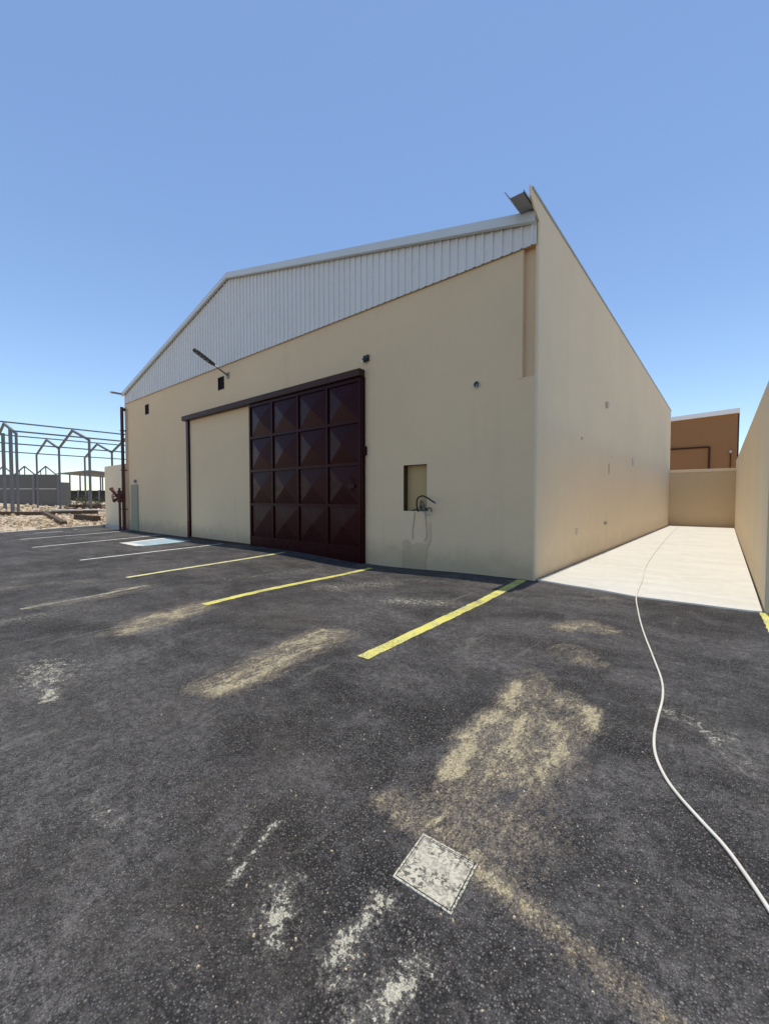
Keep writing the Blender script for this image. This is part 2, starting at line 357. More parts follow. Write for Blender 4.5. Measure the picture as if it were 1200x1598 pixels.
# asphalt sheet: fine near the camera so that spilled sand keeps its outline
stains = [ # (kind, strength, soft edge m, points)   polygons when closed
 ('sand', .68, .26, [(-1.4,3.76),(-1.24,3.81),(-.64,3.3),(-.64,2.64),(-.66,2.15),(-.96,2.03),(-1.16,1.96),(-1.29,2.11),(-1.3,2.75),(-1.36,3.22)], True),
 ('sand', .98, .10, [(-1.35,3.45),(-1.28,3.05)], False),
 ('sand', 1.05, .11, [(-1.28,2.85),(-1.29,2.42)], False),
 ('sand', 1.15, .10, [(-1.25,2.32),(-1.2,2.04)], False),
 ('sand', 1.1, .08, [(-.74,3.36),(-.69,3.10)], False),
 ('sand', .92, .09, [(-.88,2.95),(-.74,2.58)], False),
 ('sand', .85, .10, [(-1.1,2.9),(-1.0,2.5)], False),
 ('sand', .82, .26, [(-3.45,1.57),(-3.59,1.86),(-3.68,2.39),(-3.85,3.41),(-3.39,3.56),(-3.24,3.25),(-3.2,2.58),(-3.02,2.08),(-3.09,1.65)], True),
 ('sand', .40, .12, [(-3.65,2.3),(-3.75,3.2)], False),
 ('sand', .90, .28, [(-5.6,1.59),(-6.12,2.19),(-6.19,3.13),(-5.69,2.97),(-5.4,2.23),(-5.3,1.69)], True),
 ('sand', .85, .22, [(-1.52,5.3),(-1.31,5.62),(-1.05,5.5)], False),
 ('sand', .55, .12, [(-1.6,7.1),(-1.41,7.35)], False),
 ('sand', .45, .28, [(-1.3,4.6),(-1.05,4.35)], False),
 ('sand', .72, .11, [(-1.35,1.64),(-1.24,1.63),(-1.05,1.68),(-.74,1.62)], False),
 ('sand', .75, .06, [(-1.27,1.66),(-1.22,1.60)], False),
 ('sand', .85, .08, [(-.74,1.58),(-.6,1.57),(-.45,1.55)], False),
 ('sand', .62, .08, [(-.45,1.55),(-.17,1.48),(.1,1.38)], False),
 ('sand', .75, .22, [(-7.83,1.4),(-7.79,2.13),(-8.08,2.95)], False),
 ('sand', .40, .30, [(-9.8,1.2),(-9.4,2.6)], False),
 ('sand', .60, .34, [(-1.35,1.8),(-.98,2.1),(-.62,2.1),(-.55,1.75),(-.7,1.56),(-1.2,1.66)], True),
 ('chalk', .55, .10, [(-.31,3.69),(-.1,3.6),(.15,3.2)], False),
 ('chalk', .75, .30, [(-4.95,.93),(-4.58,.88)], False),
 ('chalk', .95, .10, [(-4.28,.82),(-4.1,.78)], False),
 ('chalk', .80, .05, [(-2.42,.66),(-2.28,.67)], False),
 ('chalk', .55, .04, [(-2.6,.68),(-2.5,.62)], False),
 ('chalk', .95, .026, [(-1.55,.85),(-1.585,.95)], False),
 ('chalk', .95, .022, [(-1.585,.95),(-1.67,1.2)], False),
 ('chalk', .8, .018, [(-1.66,.92),(-1.76,1.08)], False),
 ('chalk', 1.0, .040, [(-1.34,1.0),(-1.325,.96)], False),
 ('chalk', 1.0, .040, [(-1.28,.91),(-1.25,.86)], False),
 ('chalk', .62, .11, [(-1.36,1.0),(-1.25,.86)], False),
 ('chalk', .78, .08, [(-1.01,.95),(-1.01,1.08),(-1.01,1.21)], False),
 ('chalk', .70, .045, [(-1.03,1.01),(-.95,.9)], False),
 ('chalk', 1.0, .032, [(-.78,1.07),(-.80,.98)], False),
 ('chalk', .75, .10, [(-.78,1.1),(-.81,.86)], False),
 ('chalk', .70, .35, [(-3.9,5.05),(-3.35,5.35)], False),
 ('chalk', .55, .5, [(-5.5,5.2),(-5.0,6.0)], False),
 ('chalk', .6, .3, [(-7.2,.9),(-7.1,1.3)], False),
 ('chalk', .50, .12, [(-.31,3.69),(.03,3.54)], False),
 ('chalk', .45, .3, [(-7.6,4.2),(-7.4,6.6)], False),
 ('chalk', .35, .4, [(-11.2,1.2),(-10.8,3.0)], False),
 ('chalk', .35, .4, [(-14.6,1.8),(-14.2,3.0)], False),
]
def segd(p, a, b):
    ax, ay = a; bx, by = b; dx, dy = bx-ax, by-ay; l = dx*dx+dy*dy
    t = max(0, min(1, ((p[0]-ax)*dx+(p[1]-ay)*dy)/l)) if l else 0
    return math.hypot(p[0]-ax-dx*t, p[1]-ay-dy*t)
def inside(p, poly):
    r = False; n = len(poly)
    for i in range(n):
        (x1, y1), (x2, y2) = poly[i], poly[i-1]
        if (y1 > p[1]) != (y2 > p[1]) and p[0] < (x2-x1)*(p[1]-y1)/(y2-y1)+x1: r = not r
    return r
boxes = [(min(q[0] for q in s[3])-s[2]*1.6, max(q[0] for q in s[3])+s[2]*1.6, min(q[1] for q in s[3])-s[2]*1.6, max(q[1] for q in s[3])+s[2]*1.6) for s in stains]
def stain_at(x, y):
    v = {'sand': 0.0, 'chalk': 0.0}
    for s, bx in zip(stains, boxes):
        if not (bx[0] <= x <= bx[1] and bx[2] <= y <= bx[3]): continue
        k, st, w, pts, poly = s
        n = len(pts)
        d = min(segd((x, y), pts[i], pts[(i+1) % n]) for i in range(n if poly else n-1))
        if poly:
            if inside((x, y), pts): d = -d
            a = st*(1 - sstep(-w*.7, w*.7, d))
        else: a = st*(1 - sstep(0, w*1.5, d))
        v[k] = max(v[k], a) + .25*min(v[k], a)
    return v
xs = frange(-14, -6.6, .3) + frange(-6.6, -2.6, .07)[1:] + frange(-2.6, .6, .026)[1:] + frange(.6, 14, .8)[1:] + [20, 30, 45, 70, 110]
ys = [-110, -70, -45, -30, -20, -14, -8, -4, -2, -1, -.3] + frange(.0, 1.8, .03)[0:] + frange(1.8, 4.2, .05)[1:] + frange(4.2, 8.3, .1)[1:]
g = G(); sand = []; chalk = []; NL = 30
for y in ys:
    for i in range(NL):                                           # from the ragged left edge in to x = -14
        t = i/NL; x = edge_x(y)*(1-t) + -14*t
        if i == 0: x += random.uniform(-.12, .12)
        g.v.append((x, y, gz(x, y))); s = stain_at(x, y); sand.append(s['sand']); chalk.append(s['chalk'])
    for x in xs:
        g.v.append((x, y, gz(x, y))); s = stain_at(x, y); sand.append(s['sand']); chalk.append(s['chalk'])
W_ = NL + len(xs)
for j in range(len(ys)-1):
    for i in range(W_-1):
        a = j*W_+i; g.f.append((a, a+1, a+1+W_, a+W_))
me = bpy.data.meshes.new('parking_lot'); me.from_pydata(g.v, [], g.f); me.materials.append(M['asphalt'])
for nm, vals in (('sand', sand), ('chalk', chalk)):
    at = me.attributes.new(nm, 'FLOAT', 'POINT'); at.data.foreach_set('value', vals)
for p in me.polygons: p.use_smooth = True
lot = bpy.data.objects.new('parking_lot', me); C.objects.link(lot); lot['kind'] = 'structure'; WL[lot] = Vector((0, 0, 0))

def paint_strip(name, mat, pts, w, label=None, dz=.005, jag=.009):
    """a painted strip laid on the asphalt, slightly uneven along both edges"""
    P = [Vector((x, y)) for x, y in pts]; g = G(); n = 60
    for i in range(n+1):
        t = i/n*(len(P)-1); k = min(int(t), len(P)-2); p = P[k].lerp(P[k+1], t-k)
        d = (P[k+1]-P[k]).normalized(); r = Vector((d.y, -d.x))
        ww = w[0] + (w[1]-w[0])*i/n if isinstance(w, tuple) else w
        for s in (-1, 1):
            q = p + r*s*(ww/2 + random.uniform(-jag, jag)); g.v.append((q.x, q.y, gz(q.x, q.y) + dz))
    g.f = [(2*i, 2*i+1, 2*i+3, 2*i+2) for i in range(n)]
    o = g.obj(name, mat, lot)
    if label: o['label'] = label
    return o
paint_strip('parking_line', M['yellow_paint'], [(-2.76, 3.0), (-2.87, 5.8), (-3.02, 7.86)], (.135, .18), 'bright yellow parking line beside the building corner')
paint_strip('parking_line', M['yellow_paint'], [(-5.98, 3.0), (-6.25, 5.0), (-6.62, 7.5)], .155, 'yellow line running to the right foot of the gate')
paint_strip('parking_line', M['faded_yellow'], [(-9.22, 3.05), (-9.6, 5.2), (-10.05, 7.5)], .14, 'pale yellow line in front of the gate')
paint_strip('parking_line', M['white_paint'], [(-12.74, 3.15), (-13.7, 7.6)], .11)
paint_strip('parking_line', M['white_paint'], [(-17.2, 3.0), (-19.15, 7.7)], .11)
paint_strip('parking_line', M['white_paint'], [(-20.9, 3.3), (-22.9, 7.8)], .11)
paint_strip('parking_line', M['white_paint'], [(-24.25, 4.35), (-24.75, 5.5)], .10)
paint_strip('parking_line', M['worn_yellow'], [(-7.75, 1.2), (-7.9, 2.2), (-8.1, 3.0)], .12)
paint_strip('parking_line', M['yellow_paint'], [(.62, 2.6), (.46, 7.72)], .13, 'yellow line ending at the right wall')
# pale blue bay marking with a white edge
def pad(name, mat, poly, dz, par=None, label=None):
    g = G(); n = 10; a, b, c, d = [Vector(p) for p in poly]
    for i in range(n+1):
        for j in range(n+1):
            p = a.lerp(b, i/n).lerp(d.lerp(c, i/n), j/n); g.v.append((p.x, p.y, gz(p.x, p.y) + dz))
    g.f = [(i*(n+1)+j, i*(n+1)+j+1, (i+1)*(n+1)+j+1, (i+1)*(n+1)+j) for i in range(n) for j in range(n)]
    o = g.obj(name, mat, par or lot)
    if label: o['label'] = label
    return o
pad('bay_marking', M['blue_paint'], [(-16.75, 5.45), (-15.0, 5.45), (-15.55, 7.35), (-17.5, 7.35)], .005, label='pale blue painted bay square')
pad('bay_border', M['white_paint'], [(-16.75, 5.32), (-15.15, 5.32), (-15.2, 5.62), (-16.8, 5.62)], .010)
pad('bay_border', M['white_paint'], [(-16.85, 5.66), (-16.5, 5.66), (-17.2, 7.2), (-17.55, 7.2)], .010)

# pale kerb along the far edge of the asphalt
g = G(); prev = None
pts = [(edge_x(y) - .12 + random.uniform(-.03, .03), y) for y in frange(-12, 7.8, .6)]
for (x0, y0), (x1, y1) in zip(pts, pts[1:]): g.beam((x0, y0, -.01), (x1, y1, -.01), .26, .24)
g.obj('kerb', M['pale_concrete'], kind='structure')

# concrete lane between the two walls, falling slightly towards the rear
def lz(y): return .022 - .0085*max(0, y - 8)
g = G(); front = [(-2.76, 7.98), (-2.64, 7.99), (-2.2, 7.88), (-1.6, 7.80), (-1.09, 7.64), (-.5, 7.66), (0, 7.68), (.3, 7.69), (.43, 7.74)]
yy = frange(0, 1, .05)
for x, y0 in front:
    for t in yy:
        y = y0 + (YB - y0)*t; g.v.append((x, y, lz(y)))
n = len(yy)
for i in range(len(front)-1):
    for j in range(n-1): g.f.append((i*n+j, i*n+j+1, (i+1)*n+j+1, (i+1)*n+j))
k0 = len(g.v)
for x, y0 in front: g.v += [(x, y0, lz(y0)), (x, y0 - .015, -.05)]
for i in range(len(front)-1): g.f.append((k0+2*i, k0+2*i+1, k0+2*i+3, k0+2*i+2))
g.obj('concrete_lane', M['lane'], kind='structure')

# ------------------------------------------------------------------ the warehouse
XL = -23.68; RX, RZ = -13.6, 9.49; ER, EL = 6.93, 6.98
def rake(x): return ER + (RZ-ER)*(XR - x)/(XR - RX) if x > RX else RZ + (EL-RZ)*(RX - x)/(RX - XL)
wh = root('warehouse', (-13.2, YF, 0), 'beige warehouse with white ribbed gable and maroon sliding gate', 'warehouse')
ZT = 6.42
front_holes = [(-3.09, -2.86, 3.94, ZT, .11, True), (-5.97, -5.30, 1.29, 2.38, .003, False),
               (-14.53, -14.09, 5.56, 6.03, .06, True), (-21.22, -20.78, 5.52, 5.98, .06, True), (-23.60, -23.38, -.4, 6.1, .09, True)]
wall_grid(XL - .14, XR - .04, -.4, ZT, front_holes, lambda u, w, d: (u, YF + d, w)).obj('front_wall', M['stucco'], wh)
G().add([(-5.97, YF+.17, 1.29), (-5.30, YF+.17, 1.29), (-5.30, YF+.17, 2.38), (-5.97, YF+.17, 2.38)], [(0,1,2,3)]).obj('niche_back', M['raw_plaster'], wh, label='bare tan plaster back of the niche')
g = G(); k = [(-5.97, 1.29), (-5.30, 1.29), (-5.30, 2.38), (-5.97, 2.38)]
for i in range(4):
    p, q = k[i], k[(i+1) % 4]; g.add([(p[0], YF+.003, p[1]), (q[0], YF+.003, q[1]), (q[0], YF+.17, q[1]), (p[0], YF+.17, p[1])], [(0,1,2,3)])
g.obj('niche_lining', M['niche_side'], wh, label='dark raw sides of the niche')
for vx, vz in ((-14.53, 5.56), (-21.22, 5.52)):
    g = G().box(vx+.002, vx+.438, YF-.006, YF+.05, vz+.002, vz+.032).box(vx+.002, vx+.438, YF-.006, YF+.05, vz+.43, vz+.464)
    g.box(vx+.002, vx+.03, YF-.005, YF+.05, vz+.033, vz+.429).box(vx+.41, vx+.438, YF-.005, YF+.05, vz+.033, vz+.429).box(vx+.031, vx+.409, YF+.03, YF+.05, vz+.033, vz+.429)
    for i in range(6): g.add([(vx+.031, YF+.0, vz+.05+i*.062), (vx+.409, YF+.0, vz+.05+i*.062), (vx+.409, YF+.028, vz+.095+i*.062), (vx+.031, YF+.028, vz+.095+i*.062)], [(0,1,2,3)])
    g.obj('air_vent', M['vent_brown'], wh)
# raised plaster band left of the corner chase
G().box(-3.165, -3.095, YF-.012, YF+.01, 3.93, ZT).obj('plaster_band', M['stucco'], wh, bevel=.004)
# patched plaster strip below the niche
g = G(); poly = [(-6.0, -.2), (-5.99, .55), (-5.86, .62), (-5.72, .50), (-5.55, .56), (-5.33, .53), (-5.25, .70), (-5.22, 1.05), (-5.19, 1.04), (-5.17, .62), (-5.28, .42), (-5.34, -.2)]
g.prism(poly, 1, YF-.012, YF+.01).obj('plaster_patch', M['patch'], wh, label='rough plaster patch below the niche')
# side wall: skin with its openings, rounded corner, solid core and projecting nose
side_holes = [(14.22, 14.36, 2.34, 2.68, .15, False), (11.08, 11.18, 3.04, 3.13, .12, False)]
g = wall_grid(YF + .04, YB, -.6, 7.16, side_holes, lambda u, w, d: (XR - d, u, w))
arc = [(XR - .04 + .04*math.sin(t), YF + .04 - .04*math.cos(t)) for t in [math.pi/2*k/5 for k in range(6)]]
for (xa, ya), (xb, yb) in zip(arc, arc[1:]): g.add([(xa,ya,-.4),(xb,yb,-.4),(xb,yb,7.16),(xa,ya,7.16)], [(0,1,2,3)])
g.add([(-3.0,YF+.3,5),(-3.0,YB,5),(-3.0,YB,7.16),(-3.0,YF+.3,7.16)], [(0,1,2,3)])
g.add([(XR,YF+.04,7.16),(XR,YB,7.16),(-3.0,YB,7.16),(-3.0,YF+.04,7.16)], [(0,1,2,3)])
g.add([(XR,YB,-.6),(-3.0,YB,-.6),(-3.0,YB,7.16),(XR,YB,7.16)], [(0,1,2,3)])
g.obj('side_wall', M['stucco_side'], wh)
G().prism([(YF+.3, 6.7), (YF-.002, 6.80), (7.50, 7.02), (7.50, 7.20), (7.56, 7.20), (YF+.3, 7.16)], 0, -2.832, XR - .001).obj('wall_nose', M['stucco_side'], wh, label='short projecting end of the parapet')
G().box(-3.03, XR + .02, YF + .06, YB + .03, 7.163, 7.205).box(-2.842, XR + .02, 7.57, YF + .059, 7.163, 7.205).obj('coping', M['coping'], wh)
G().box(XL, XL+.2, YF+.05, YB, -.4, 6.9).obj('end_wall', M['stucco'], wh)
G().prism([(XL, -.4), (XR-.2, -.4), (XR-.2, 6.9), (RX, 9.3), (XL, 6.9)], 1, YB-.2, YB-.02).obj('rear_wall', M['stucco'], wh)
# roof
g = G()
th = .05
for (xa, za, xb, zb) in ((XR-.2, ER-.04, RX, RZ-.06), (RX, RZ-.06, XL-.12, EL-.05)):
    g.add([(xa,YF-.05,za),(xb,YF-.05,zb),(xb,YB,zb),(xa,YB,za),(xa,YF-.05,za-th),(xb,YF-.05,zb-th),(xb,YB,zb-th),(xa,YB,za-th)], [(0,1,2,3),(7,6,5,4),(0,4,5,1),(1,5,6,2),(2,6,7,3),(3,7,4,0)])
g.obj('roof', M['white_sheet'], wh)
# ribbed cladding of the gable
g = G(); pr = []; x = XL
while x < XR - .02:
    for dx, dy in ((0, 0), (.045, 0), (.049, .003), (.09, .003), (.094, 0), (.138, 0), (.150, .030), (.178, .030), (.190, 0)):
        if x + dx < XR - .01: pr.append((x + dx, YF - .045 - dy))
    x += .2
for px_, py_ in pr: g.v += [(px_, py_, 6.375), (px_, py_, rake(px_) - .03)]
g.f = [(2*i, 2*i+2, 2*i+3, 2*i+1) for i in range(len(pr)-1)]
g.obj('gable_cladding', M['white_sheet'], wh)
G().box(XR-.09, XR-.06, 14.225, 14.355, 2.345, 2.675).obj('slot_shade_plate', M['dark_plastic'], wh)  # near-black plate painting in the shade inside the wall slot
G().box(XR-.06, XR-.03, 11.085, 11.175, 3.045, 3.125).obj('slot_shade_plate', M['dark_plastic'], wh)  # same dark plate for the shade inside the small hole
# rake flashing: folded strip with a drip lip
g = G()
for xa, xb in ((XR - .02, RX), (RX, XL - .03)):
    za, zb = rake(xa), rake(xb)
    g.add([(xa,YF-.17,za-.21),(xb,YF-.17,zb-.21),(xb,YF-.15,zb-.015),(xa,YF-.15,za-.015),(xb,YF+.15,zb+.02),(xa,YF+.15,za+.02),(xb,YF-.10,zb-.225),(xa,YF-.10,za-.225)],
          [(0,1,2,3),(3,2,4,5),(0,7,6,1)])
g.obj('rake_trim', M['trim'], wh)
# gutters that run on past the gable
def gutter(xa, xb, lipx, y0, y1, z, lipz):
    g = G(); t = .012
    prof = [(lipx, lipz), (xa, z), (xb, z), (xb, z + .05)]
    for (x0, z0), (x1, z1) in zip(prof, prof[1:]):
        nx, nz = -(z1-z0), (x1-x0); l = math.hypot(nx, nz); nx, nz = nx/l*t, nz/l*t
        g.add([(x0,y0,z0),(x1,y0,z1),(x1+nx,y0,z1+nz),(x0+nx,y0,z0+nz),(x0,y1,z0),(x1,y1,z1),(x1+nx,y1,z1+nz),(x0+nx,y1,z0+nz)],
              [(0,1,2,3),(7,6,5,4),(0,4,5,1),(1,5,6,2),(2,6,7,3),(3,7,4,0)])
    g.obj('gutter', M['gutter'], wh)
gutter(-3.09, -2.836, -3.20, 7.27, 9.5, 6.955, 7.12)
gutter(-23.92, -23.70, -23.98, 7.35, 9.5, 6.86, 6.98)
# side pieces on the alley wall
G().box(XR-.02, XR+.07, 13.66, 13.86, 4.28, 4.45).obj('junction_box', M['pale_plastic'], wh, bevel=.01)
G().box(XR-.02, XR+.02, 18.35, 18.62, 2.85, 3.15).obj('cover_plate', M['pale_plastic'], wh, bevel=.005)
G().box(XR-.02, XR+.03, 13.75, 14.05, .80, .87).obj('cover_plate', M['gutter'], wh, bevel=.005)
G().box(XR-.02, XR+.012, 10.70, 10.86, .70, .86).obj('cover_plate', M['pale_plastic'], wh, bevel=.004)
# service door near the far corner
d = G().box(-23.12, -22.22, YF-.028, YF+.02, -.02, 2.27).obj('service_door', M['door_grey'], wh, bevel=.006)
G().box(-23.06, -22.28, YF-.040, YF-.029, .06, 2.20).obj('door_leaf', M['door_grey'], d, bevel=.004)
G().tube([(-22.40, YF-.04, 1.02), (-22.40, YF-.09, 1.02), (-22.53, YF-.09, 1.02)], .012, 8).obj('handle', M['gutter'], d)

# sliding gate with pressed pyramid panels, rail and posts
GX0, GX1, GZ0, GZ1 = -12.33, -7.26, -.10, 4.70
gf = YF - .10
frame = G()
frame.box(GX0, GX1, gf+.02, YF-.02, GZ0, GZ1)                    # backing sheet
cw = (GX1-GX0)/4; rows = [4.70, 3.59, 2.49, 1.39, .29]; fw = .075
for i in range(5):
    c_ = GX0 + cw*i; hw = fw/2 if 0 < i < 4 else fw
    a_ = max(GX0, c_-hw); b_ = min(GX1, c_+hw)
    frame.box(a_, b_, gf-.03, gf+.019, GZ0, GZ1)
for j, z in enumerate(rows):
    for i in range(4):
        l = GX0 + cw*i + (fw/2 if i else fw) + .001; r = GX0 + cw*(i+1) - (fw/2 if i < 3 else fw) - .001
        frame.box(l, r, gf-.026, gf+.019, z - (.09 if j == 0 else .04), z + (0 if j == 0 else .04))
for i in range(4):
    l = GX0 + cw*i + (fw/2 if i else fw) + .001; r = GX0 + cw*(i+1) - (fw/2 if i < 3 else fw) - .001
    frame.box(l, r, gf-.024, gf+.019, GZ0, rows[4]-.042)
gate = frame.obj('sliding_gate', M['maroon'], wh)
for j in range(4):
    for i in range(4):
        l = GX0 + cw*i + (fw/2 if i else fw) + .002; r = GX0 + cw*(i+1) - (fw/2 if i < 3 else fw) - .002
        t = rows[j] - (.09 if j == 0 else .04) - .002; b_ = rows[j+1] + .042
        q = [(l, gf+.012, b_), (r, gf+.012, b_), (r, gf+.012, t), (l, gf+.012, t), ((l+r)/2+random.uniform(-.01, .01), gf-(.07, .065, .04, .03)[j], (t+b_)/2+random.uniform(-.01, .01))]
        G().add(q, [(0,1,4),(1,2,4),(2,3,4),(3,0,4)]).obj('panel', M['maroon'], gate)
G().tube([(-7.58, gf-.03, 1.78), (-7.58, gf-.09, 1.80), (-7.58, gf-.09, 2.08), (-7.58, gf-.03, 2.10)], .013, 8).obj('handle', M['rail'], gate)
G().box(-7.68, -7.47, gf-.05, gf-.031, 1.86, 1.95).obj('lock_plate', M['rail'], gate, bevel=.004)
G().box(-17.06, -7.22, YF-.21, YF-.002, 4.715, 4.895).obj('gate_rail', M['rail'], wh, bevel=.008)
G().box(-16.97, -16.77, YF-.08, YF-.002, -.12, 4.70).obj('gate_stop', M['maroon'], wh, bevel=.006)
g = G().box(-7.245, -7.20, YF-.12, YF-.003, -.12, 4.70).box(-7.189, -7.14, YF-.10, YF-.004, 2.70, 2.93).obj('gate_post', M['maroon'], wh, bevel=.005)
G().box(-16.74, -12.34, YF-.115, YF-.06, -.12, .03).obj('floor_rail', M['rail'], wh)
# downpipe at the far corner
g = G().tube(spline([(-23.72, YF+.0, 6.10), (-23.72, YF-.13, 6.08), (-23.72, YF-.16, 5.95), (-23.72, YF-.16, 3), (-23.72, YF-.16, -.05)], 6), .075, 14)
for z in (1.0, 3.0, 5.0): g.box(-23.82, -23.62, YF-.25, YF-.003, z, z+.04)
g.obj('downpipe', M['red_paint'], wh, label='dark red downpipe at the far corner')

# ------------------------------------------------------------------ things on the warehouse walls
# LED street lamp on a raked arm
lm = root('wall_lamp', (-13.82, YF, 5.98), 'dark flat lamp head on a raked arm above the gate', 'lamp')
a0, a1 = Vector((-13.82, YF-.01, 5.98)), Vector((-13.82, 6.71, 6.56))
ax = (a1-a0).normalized()
G().tube([a0, a0 + ax*.62], .03, 12).obj('arm', M['arm_grey'], lm, smooth=True)
G().box(-13.90, -13.74, YF-.03, YF-.001, 5.88, 6.09).obj('bracket', M['arm_grey'], lm, bevel=.006)
nrm = Vector((1,0,0)).cross(ax).normalized()                       # points up
if nrm.z < 0: nrm = -nrm
def on_arm(s, u, w): return a0 + ax*s + Vector((1,0,0))*u + nrm*w
L0, L1 = .55, 1.37
out = [(L0, .035), (L0+.12, .075), (L0+.3, .10), (L1-.12, .10), (L1-.02, .07), (L1, .03)]
loop = [(s, u) for s, u in out] + [(s, -u) for s, u in out[::-1]]
n = len(loop); v = [on_arm(s, u, -.02) for s, u in loop] + [on_arm(s, u*.8, .05) for s, u in loop]
G().add(v, [tuple(range(n)), tuple(range(n, 2*n))[::-1]] + [(i, (i+1) % n, n+(i+1) % n, n+i) for i in range(n)]).obj('lamp_head', M['dark_plastic'], lm)
for k in range(4):
    s = L0 + .24 + k*.135
    v = [on_arm(s+ds, u, w) for w in (-.03, -.021) for ds, u in ((0, -.07), (.085, -.07), (.085, .07), (0, .07))]
    G().add(v, [(0,1,2,3),(7,6,5,4),(0,4,5,1),(1,5,6,2),(2,6,7,3),(3,7,4,0)]).obj('led_module', M['led'], lm)
# camera above the gate
cm = root('security_camera', (-7.14, YF, 5.15), 'small dark dome camera above the right end of the gate', 'camera')
G().box(-7.23, -7.06, YF-.06, YF-.001, 5.09, 5.24).obj('base', M['dark_plastic'], cm, bevel=.008)
bm = bmesh.new(); bmesh.ops.create_uvsphere(bm, u_segments=16, v_segments=10, radius=.065)
vs = [tuple(Vector((-7.15, YF-.085, 5.11)) + x.co) for x in bm.verts]; fs = [tuple(q.index for q in f.verts) for f in bm.faces]; bm.free()
mesh_obj('dome', vs, fs, M['dark_plastic'], cm, smooth=True)
G().tube([(-7.175, YF-.12, 5.075), (-7.185, YF-.155, 5.062)], .03, 12).obj('lens', M['white_plastic'], cm)
# round conduit box, open, with wires
jb = root('conduit_box', (-4.06, YF, 3.97), 'round beige open conduit box high on the wall right of the gate', 'conduit box')
ring = []
g = G(); nseg = 20
for r, y in ((.062, YF-.001), (.075, YF-.001), (.075, YF-.03), (.060, YF-.03), (.058, YF-.004)):
    g.v += [(-4.06 + r*math.cos(2*math.pi*k/nseg), y, 3.97 + r*math.sin(2*math.pi*k/nseg)) for k in range(nseg)]
for i in range(4):
    for k in range(nseg): g.f.append((i*nseg+k, i*nseg+(k+1) % nseg, (i+1)*nseg+(k+1) % nseg, (i+1)*nseg+k))
g.obj('ring', M['pale_plastic'], jb)
G().tube([(-4.06, YF-.002, 3.97), (-4.06, YF-.004, 3.97)], .057, 18).obj('box_back', M['dark_plastic'], jb)
G().tube(spline([(-4.05, YF-.006, 3.98), (-4.04, YF-.05, 3.95), (-4.055, YF-.06, 3.90)]), .008, 6).obj('wire', M['pale_plastic'], jb)
# cables hanging out of the niche
cb = root('power_cable', (-5.5, YF, 1.29), 'thick black cable arching out of the niche in the wall', 'cable')
G().tube(spline([(-5.60, YF+.12, 1.27), (-5.575, YF+.03, 1.31), (-5.54, YF-.06, 1.45), (-5.49, YF-.10, 1.585), (-5.33, YF-.15, 1.645), (-5.16, YF-.19, 1.60), (-5.01, YF-.23, 1.53), (-4.92, YF-.25, 1.495)]), .018, 10).obj('sheath', M['black_rubber'], cb, smooth=True)
G().tube([(-4.92, YF-.25, 1.495), (-4.885, YF-.257, 1.48)], .011, 8).obj('core', M['gutter'], cb)
cw_ = root('wire_bundle', (-5.45, YF, 1.29), 'tangle of thin dark wires hanging from the niche', 'wires')
for pts, r, mt in (([(-5.50, YF+.08, 1.28), (-5.46, YF-.02, 1.42), (-5.40, YF-.08, 1.53), (-5.33, YF-.10, 1.48), (-5.28, YF-.10, 1.36), (-5.20, YF-.10, 1.33)], .012, 'black_rubber'),
                   ([(-5.48, YF+.08, 1.28), (-5.42, YF-.03, 1.38), (-5.33, YF-.08, 1.30), (-5.22, YF-.10, 1.36), (-5.13, YF-.10, 1.37), (-5.10, YF-.10, 1.28)], .012, 'black_rubber'),
                   ([(-5.50, YF+.08, 1.28), (-5.40, YF-.04, 1.35), (-5.30, YF-.08, 1.24), (-5.20, YF-.09, 1.21), (-5.17, YF-.09, 1.30)], .011, 'pale_plastic'),
                   ([(-5.56, YF+.08, 1.28), (-5.45, YF-.03, 1.50), (-5.36, YF-.09, 1.45), (-5.30, YF-.10, 1.33), (-5.26, YF-.10, 1.22)], .010, 'gutter'),
                   ([(-5.46, YF+.06, 1.29), (-5.40, YF-.05, 1.46), (-5.34, YF-.09, 1.40), (-5.24, YF-.10, 1.30)], .010, 'rail'),
                   ([(-5.78, YF+.10, 1.30), (-5.66, YF+.08, 1.33), (-5.58, YF+.02, 1.31), (-5.52, YF-.02, 1.285)], .012, 'black_rubber')):
    G().tube(spline(pts), r, 8).obj('wire', M[mt], cw_, smooth=True)
G().tube(spline([(-5.36, YF+.02, 1.285), (-5.33, YF-.016, 1.2), (-5.30, YF-.018, .95), (-5.29, YF-.018, .72), (-5.36, YF-.018, .60)]), .006, 6).obj('pull_cord', M['gutter'], cw_)
G().tube(spline([(-5.62, YF+.02, 1.285), (-5.64, YF-.012, 1.22), (-5.66, YF-.012, 1.0), (-5.69, YF-.012, .85), (-5.69, YF-.014, .62)]), .006, 6).obj('pull_cord', M['gutter'], cw_)
# fire riser valve beside the downpipe
fv = root('fire_valve', (-23.6, 7.7, 0), 'rusty red pipe valve by the far corner of the warehouse', 'valve')
G().tube(spline([(-23.70, 7.60, -.05), (-23.70, 7.60, 1.2), (-23.70, 7.60, 2.1)], 4), .055, 12).obj('riser_pipe', M['rust'], fv)
G().tube([(-23.70,7.60,1.38),(-23.70,7.60,1.42),(-23.70,7.60,1.50),(-23.70,7.60,1.66),(-23.70,7.60,1.84),(-23.70,7.60,1.92),(-23.70,7.60,1.96)], [.11,.11,.09,.14,.09,.11,.11], 14).obj('valve_body', M['rust'], fv, smooth=True)
G().tube([(-23.77,7.50,1.7),(-24.0,7.40,1.95),(-24.1,7.36,2.08)], [.07,.07,.10], 12).obj('outlet', M['rust'], fv)
G().tube([(-23.77,7.50,1.55),(-23.95,7.42,1.45)], [.06,.09], 12).obj('outlet', M['rust'], fv)
